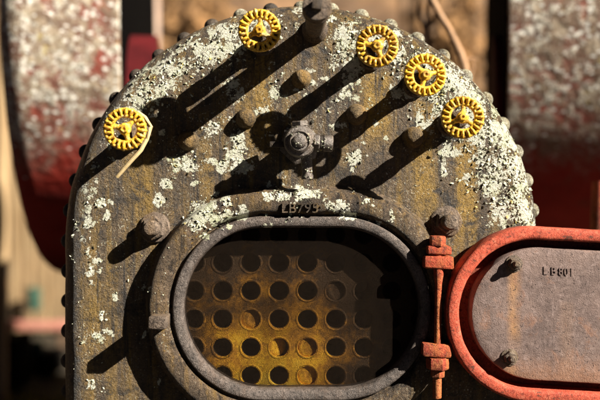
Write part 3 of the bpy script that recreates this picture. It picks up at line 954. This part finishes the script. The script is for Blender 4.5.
# ------------------------------------------------------------------ surroundings
def tank(name, label, front, yaw, s, L, noz, group):
    """front: where the inner end's foremost point stands; yaw turns the drum about it"""
    R, az = 1.18, 2.40
    rot = Matrix.Translation(front) @ Matrix.Rotation(math.radians(yaw), 4, 'Z') @ Matrix.Translation(-front)
    xi, ax_y = front.x, front.y + R
    b = rot @ Vector((xi + s * L / 2, ax_y, 0))
    base = thing(name, label, 'tank', (b.x, b.y, 0), group)
    def put(nm, bm, m, par, **k):
        bmesh.ops.transform(bm, matrix=rot, verts=bm.verts[:]); return obj(nm, bm, m, par, **k)
    bm = bmesh.new()
    kn = .10
    prof = [(R - .02, 0.0), (R, .006), (R, L - kn)] + [(R - kn + kn * math.cos(PI / 2 * k / 8), L - kn + kn * math.sin(PI / 2 * k / 8)) for k in range(1, 9)] + [(R * .5, L + .05), (R * .1, L + .07)]
    add_lathe(bm, (xi, ax_y, az), (s, 0, 0), prof, 96)
    put('tank_shell', bm, M['tank'], base, angle=45)
    bm = bmesh.new()
    add_lathe(bm, (xi, ax_y, az), (-s, 0, 0), [(R - .03, -.01), (R - .03, .004), (R - .05, .008)], 96)
    put('end_painted_shade', bm, M['tar_and_shade'], base)  # inner end face coloured black to imitate shade
    bm = bmesh.new()
    add_lathe(bm, (xi, ax_y - .66, az - .41), (-s, 0, 0), [(.34, 0), (.34, noz * .98), (.3, noz)], 48)
    put('nozzle', bm, M['redpaint'], base)
    for xx in ((xi + s * .08, xi + s * (L - .2)) if L > 1 else (xi + s * .06,)):
        bm = bmesh.new()
        add_box(bm, (xx - .06, ax_y - .6, 0), (xx + .06, ax_y + .6, az - R * .78), bevel=.01)
        put('saddle', bm, M['dark'], base)
    return base
M['redpaint'] = simple('dark_red_paint', (.035, .004, .005), (.085, .008, .009), 5, spec=.08)
g = 'red tanks behind the boiler'
f = at(119, 0, 1.05); f.z = 0
tank('storage_tank', 'large red lichen-spotted tank behind the boiler on the left', f, 7.0, -1, .46, .12, g)
f = at(509, 0, 1.05); f.z = 0
tank('storage_tank', 'large red lichen-spotted tank behind the boiler on the right above the open hatch', f, -11.0, 1, 2.0, .04, g)

# tarred poles between boiler and tanks
def pole(name, label, cat, p, r, h, mat, lean=0.0, group=None, seg=14):
    bm = bmesh.new()
    pts = [Vector((p.x + lean * t + noise.noise(Vector((p.x, t * 2, 3))) * .02, p.y, h * t)) for t in [k / 8 for k in range(9)]]
    add_tube(bm, pts, [r * (1.06 - .12 * k / 8) for k in range(9)], seg)
    return tag(obj(name, bm, M[mat]), label, cat, group)
pole('timber_post', 'pale slim post just right of the left tank', 'post', at(154.5, 0, 5.5), .042, 5.6, 'wood_pale')
pole('timber_post', 'thin dark post rising behind the boiler top right of centre', 'post', at(414, 0, 4.6), .028, 5.6, 'tar_and_shade')
pole('red_pipe', 'upright faded red pipe at the right edge above the hatch door', 'pipe', at(600, 0, .55), .028, 1.66, 'red')

# saplings behind the boiler
def sapling(label, pts, r0, r1, twigs):
    root = thing('sapling', label, 'sapling', (pts[0].x, pts[0].y, 0))
    bm = bmesh.new()
    # smooth the polyline
    P = pts
    for _ in range(2):
        Q = [P[0]]
        for a, b in zip(P, P[1:]): Q += [a.lerp(b, .25), a.lerp(b, .75)]
        P = Q + [P[-1]]
    add_tube(bm, P, [r0 + (r1 - r0) * k / (len(P) - 1) for k in range(len(P))], 10)
    obj('trunk', bm, M['twig'], root)
    for (pa, pb, pc, r) in twigs:
        bm = bmesh.new()
        add_tube(bm, [pa, pb, pc], [r, r * .8, r * .4], 8)
        obj('branch', bm, M['twig'], root)
def A(px, py, Y=1.0): return at(px, py, Y)
base = A(482, 200, .95); base.z = 0
sapling('bare tan sapling bending left above the boiler rim', [base, A(478, 140, .95), A(466, 66, .95), A(452, 34, .98), A(438, 12, 1.0), A(426, -14, 1.05), A(410, -40, 1.1)], .016, .010,
        [(A(470, 80), A(474, 66), A(473, 58), .005), (A(464, 62), A(471, 58), A(478, 60), .006)])
base = A(428, 200, 1.6); base.z = 0
sapling('pale bare sapling forking behind the boiler top', [base, A(430, 120, 1.6), A(427, 40, 1.6), A(428, 10, 1.6), A(431, -30, 1.6)], .016, .009,
        [(A(427, 36, 1.6), A(419, 14, 1.6), A(421, -12, 1.6), .011), (A(427, 30, 1.6), A(436, 12, 1.6), A(440, -12, 1.6), .008), (A(426, 24, 1.6), A(433, 20, 1.6), A(437, 14, 1.6), .012)])

# ground and hillside in one sheet each
bm = bmesh.new()
nx, ny = 60, 60
gv = [[bm.verts.new((-60 + 120 * i / nx, -12 + 24 * j / ny, 0 + .03 * noise.noise(Vector((i * .7, j * .7, 0))) - .03)) for i in range(nx + 1)] for j in range(ny + 1)]
for j in range(ny):
    for i in range(nx): bm.faces.new((gv[j][i], gv[j][i + 1], gv[j + 1][i + 1], gv[j + 1][i]))
tag(obj('ground', bm, M['ground']), kind='structure')
bm = bmesh.new()
nx, ny = 300, 80
def hillz(x, y):
    t = max(0, (y - 10.5)) / 14
    z = 11 * (t * t * (3 - 2 * t) if t < 1 else 1)
    # notch = math.exp(-((x - .1875 * (y + 2)) / (.03 * (y + 2))) ** 2) * max(0, min(1, (y - 14) / 6)) * 4.0
    return z + noise.noise(Vector((x * .35, y * .35, 5))) * .5 * min(1, t * 4) - .04
gv = [[bm.verts.new((-60 + 120 * i / nx, 9 + 60 * (j / ny) ** 1.5, hillz(-60 + 120 * i / nx, 9 + 60 * (j / ny) ** 1.5))) for i in range(nx + 1)] for j in range(ny + 1)]
for j in range(ny):
    for i in range(nx): bm.faces.new((gv[j][i], gv[j][i + 1], gv[j + 1][i + 1], gv[j + 1][i]))
tag(obj('hillside', bm, M['hill']), kind='structure')

# leafless trees up the slope
for px, Y, r, lab in ((178, 13, .10, 'slim brown tree trunk on the slope left of the top handwheel'), (232, 15, .14, 'brown tree trunk on the slope just behind the top handwheel'),
                      (404, 14, .10, 'dark brown tree trunk on the slope behind the boiler top'), (474, 13, .16, 'stout brown tree trunk on the slope left of the right tank'),
                      (3, 16, .16, 'brown tree trunk on the slope at the left edge')):
    p = at(px, 0, Y); zb = hillz(p.x, Y) - .1
    root = thing('bare_tree', lab, 'tree', (p.x, Y, zb))
    bm = bmesh.new()
    pts = [Vector((p.x + noise.noise(Vector((px, t, 0))) * .18 * t * .3, Y, zb + t)) for t in (0, 1, 2, 3, 4.5, 6, 7.5)]
    add_tube(bm, pts, [r * k for k in (1.25, 1.05, 1, .9, .75, .5, .2)], 10)
    obj('trunk', bm, M['bark'], root)
    bm = bmesh.new()
    for k in range(14):
        q = pts[random.randint(2, 5)]
        a = random.uniform(0, 6.28); l = random.uniform(.8, 1.8)
        e = q + Vector((math.cos(a) * l, math.sin(a) * l * .6, l * .7))
        add_tube(bm, [q, q.lerp(e, .5) + Vector((0, 0, .1)), e], [r * .3, r * .2, r * .06], 6)
        for _ in range(3):
            s = q.lerp(e, random.uniform(.4, .95)); e2 = s + Vector((random.uniform(-.5, .5), random.uniform(-.3, .3), random.uniform(.1, .6)))
            add_tube(bm, [s, e2], [r * .1, r * .03], 5)
    obj('crown', bm, M['bark'], root)

def shrub(px, py, Y, w, label):
    p = at(px, py, Y)
    root = thing('dry_shrub', label, 'shrub', (p.x, Y, hillz(p.x, Y)))
    z0 = hillz(p.x, Y) - .05
    tb, lb = bmesh.new(), bmesh.new()
    for k in range(26):
        a = random.uniform(0, 2 * PI); top = Vector((p.x + math.cos(a) * w * random.random(), Y + math.sin(a) * w * .5, p.z + random.uniform(-.5, .5)))
        b0 = Vector((p.x + random.uniform(-.1, .1), Y, z0)); mid = b0.lerp(top, .55) + Vector((random.uniform(-.1, .1), 0, .1))
        add_tube(tb, [b0, mid, top], [.022, .014, .005], 5)
        for _ in range(34):
            q = mid.lerp(top, random.uniform(0, 1.15)) + Vector((random.gauss(0, .16), random.gauss(0, .12), random.gauss(0, .16)))
            u = Vector((random.gauss(0, 1), random.gauss(0, 1), random.gauss(0, 1))).normalized() * random.uniform(.06, .14); v2 = u.orthogonal() * .7
            lb.faces.new([lb.verts.new(q + u), lb.verts.new(q + v2), lb.verts.new(q - u), lb.verts.new(q - v2)])
    obj('stem', tb, M['bark'], root)
    obj('foliage', lb, M['dryleaf'], root, smooth=False)
M['dryleaf'] = simple('dry_brown_leaves', (.05, .03, .015), (.34, .18, .07), 2.2)
shrub(206, 12, 12.5, .8, 'dry brown shrub on the slope left of the top handwheel')
shrub(182, 30, 11.5, .5, 'small dry shrub on the slope between the pale post and the boiler')
shrub(448, 40, 12.0, .6, 'dry brown shrub on the slope behind the bent sapling')
shrub(478, 20, 13.5, .7, 'dry brown shrub on the slope beside the right tank')
# board wall of a shed, far left
wall = thing('board_wall', 'weathered tan board wall behind the left tank', 'wall', at(30, 330, 7.6) * Vector((1, 1, 0)) if False else Vector((at(30, 0, 7.6).x, 7.6, 0)))
xl = at(-70, 0, 7.6).x; xr = at(90, 0, 7.6).x
xx = xl; k = 0
while xx < xr:
    wv = random.uniform(.12, .19)
    bm = bmesh.new()
    add_box(bm, (xx, 7.6 + random.uniform(0, .02), .02), (xx + wv - random.uniform(.008, .035), 7.64, 3.9 + random.uniform(-.05, .05)), bevel=.004)
    obj('board', bm, M['wood'] if random.random() < .75 else M['wood_pale'], wall)
    xx += wv
bm = bmesh.new(); add_box(bm, (xl, 7.66, 1.0), (xr, 7.72, 1.12)); obj('rail', bm, M['bark'], wall)
bm = bmesh.new(); add_box(bm, (xl, 7.66, 2.9), (xr, 7.72, 3.02)); obj('rail', bm, M['bark'], wall)
pole('timber_post', 'leaning tan post at the left edge beside the left tank', 'post', at(0, 0, 4.2), .055, 4.4, 'wood', .05)
# things standing before it
p0, p1 = at(8, 321, 6.6), at(60, 329, 6.6)
bm = bmesh.new(); add_box(bm, (p0.x - .4, 6.55, p1.z), (p1.x + .1, 6.62, p0.z), bevel=.006)
rl = thing('fence_rail', 'faded reddish rail before the board wall', 'rail', (p0.x, 6.58, 0))
obj('rail', bm, M['pink'], rl)
for qx in (p0.x - .3, p1.x):
    bm = bmesh.new(); add_box(bm, (qx - .04, 6.625, 0), (qx + .04, 6.70, p0.z + .05), bevel=.005); obj('post', bm, M['bark'], rl)
def block(name, label, cat, px0, px1, py0, Y, mat, dep=.4, rot=0.0):
    a, b = at(px0, py0, Y), at(px1, py0, Y)
    bm = bmesh.new()
    n = 4
    for i in range(n):
        za, zb = a.z * i / n, a.z * (i + 1) / n - .012
        add_box(bm, (a.x, Y + .004 * (i % 2), za), (b.x, Y + dep, zb), bevel=.008)
    if rot: bmesh.ops.rotate(bm, verts=bm.verts[:], cent=(a.x, Y, 0), matrix=Matrix.Rotation(rot, 3, 'Z'))
    return tag(obj(name, bm, M[mat]), label, cat)
block('timber_stack', 'dark stack of tarred timbers at the bottom left corner', 'timber', -40, 16, 338, 4.6, 'tar_and_shade')
block('timber_stack', 'small dark stack of tarred timbers beside the rivets at left', 'timber', 29, 51, 354, 5.2, 'tar_and_shade')
def drum(label, px, py0, py1, w, Y, z0):
    a = at(px, py0, Y); b = at(px, py1, Y)
    bm = bmesh.new()
    r = w * U * (Y + 2) / 2
    h = a.z - b.z
    add_lathe(bm, (a.x, Y, b.z), (0, 0, 1), [(r * .95, 0), (r, .01), (r, h * .33), (r * 1.05, h * .35), (r, h * .37), (r, h * .66), (r * 1.05, h * .68), (r, h * .7), (r, h - .01), (r * .9, h)], 20)
    return tag(obj('can', bm, M['green']), label, 'can')
drum('faded green can hanging on the board wall', 34, 288, 310, 7, 7.4, 0)
drum('faded green can standing on the small dark timber stack', 37, 341, 354, 6, 5.35, 0)
bm = bmesh.new()
for _ in range(2600):
    x, y = random.uniform(-4.0, -1.3), random.uniform(3.0, 4.5)
    h = random.uniform(.05, .18); a = random.uniform(0, 6.28); w = .008
    b0 = Vector((x, y, -.03)); dx = Vector((math.cos(a), math.sin(a), 0)) * w
    v = [bm.verts.new(q) for q in (b0 - dx, b0 + dx, b0 + Vector((random.uniform(-.06, .06), random.uniform(-.06, .06), h)))]
    bm.faces.new(v)
tag(obj('grass', bm, M['grass'], smooth=False), 'yellow autumn grass at the bottom left behind the boiler', 'grass', kind='stuff')

# ------------------------------------------------------------------ light, sky, camera
sv = Vector((100, -60, 74)).normalized()
elev = math.asin(sv.z); azi = math.atan2(sv.x, sv.y)
w = bpy.data.worlds.new('World'); S.world = w; w.use_nodes = True
nt = w.node_tree; nt.nodes.clear()
sky = nt.nodes.new('ShaderNodeTexSky'); sky.sky_type = 'NISHITA'; sky.sun_disc = False
sky.altitude = 9000; sky.air_density = .06; sky.dust_density = .0
sky.sun_elevation = elev; sky.sun_rotation = azi
bg = nt.nodes.new('ShaderNodeBackground'); bg.inputs['Strength'].default_value = .05
ow = nt.nodes.new('ShaderNodeOutputWorld')
nt.links.new(sky.outputs[0], bg.inputs[0]); nt.links.new(bg.outputs[0], ow.inputs[0])
sl = bpy.data.lights.new('sun', 'SUN'); sl.energy = 5.0; sl.angle = math.radians(.5); sl.color = (1, .93, .82)
so = bpy.data.objects.new('sun', sl); COL.objects.link(so)
so.rotation_euler = sv.to_track_quat('Z', 'Y').to_euler(); so.location = sv * 20

cd = bpy.data.cameras.new('camera'); cam = bpy.data.objects.new('camera', cd); COL.objects.link(cam)
cam.location = cam_pos; cam.rotation_euler = (PI / 2, 0, 0)
cd.sensor_width = 36; cd.lens = 36 * D / 600; cd.clip_end = 500; cd.clip_start = .05
cd.dof.use_dof = True; cd.dof.focus_distance = D * U - 22 * U; cd.dof.aperture_fstop = 1.15
S.camera = cam
S.view_settings.view_transform = 'Standard'; S.view_settings.look = 'None'
S.view_settings.exposure = 1.68; S.view_settings.gamma = 1
S.render.engine = 'CYCLES'
S.cycles.max_bounces = 6
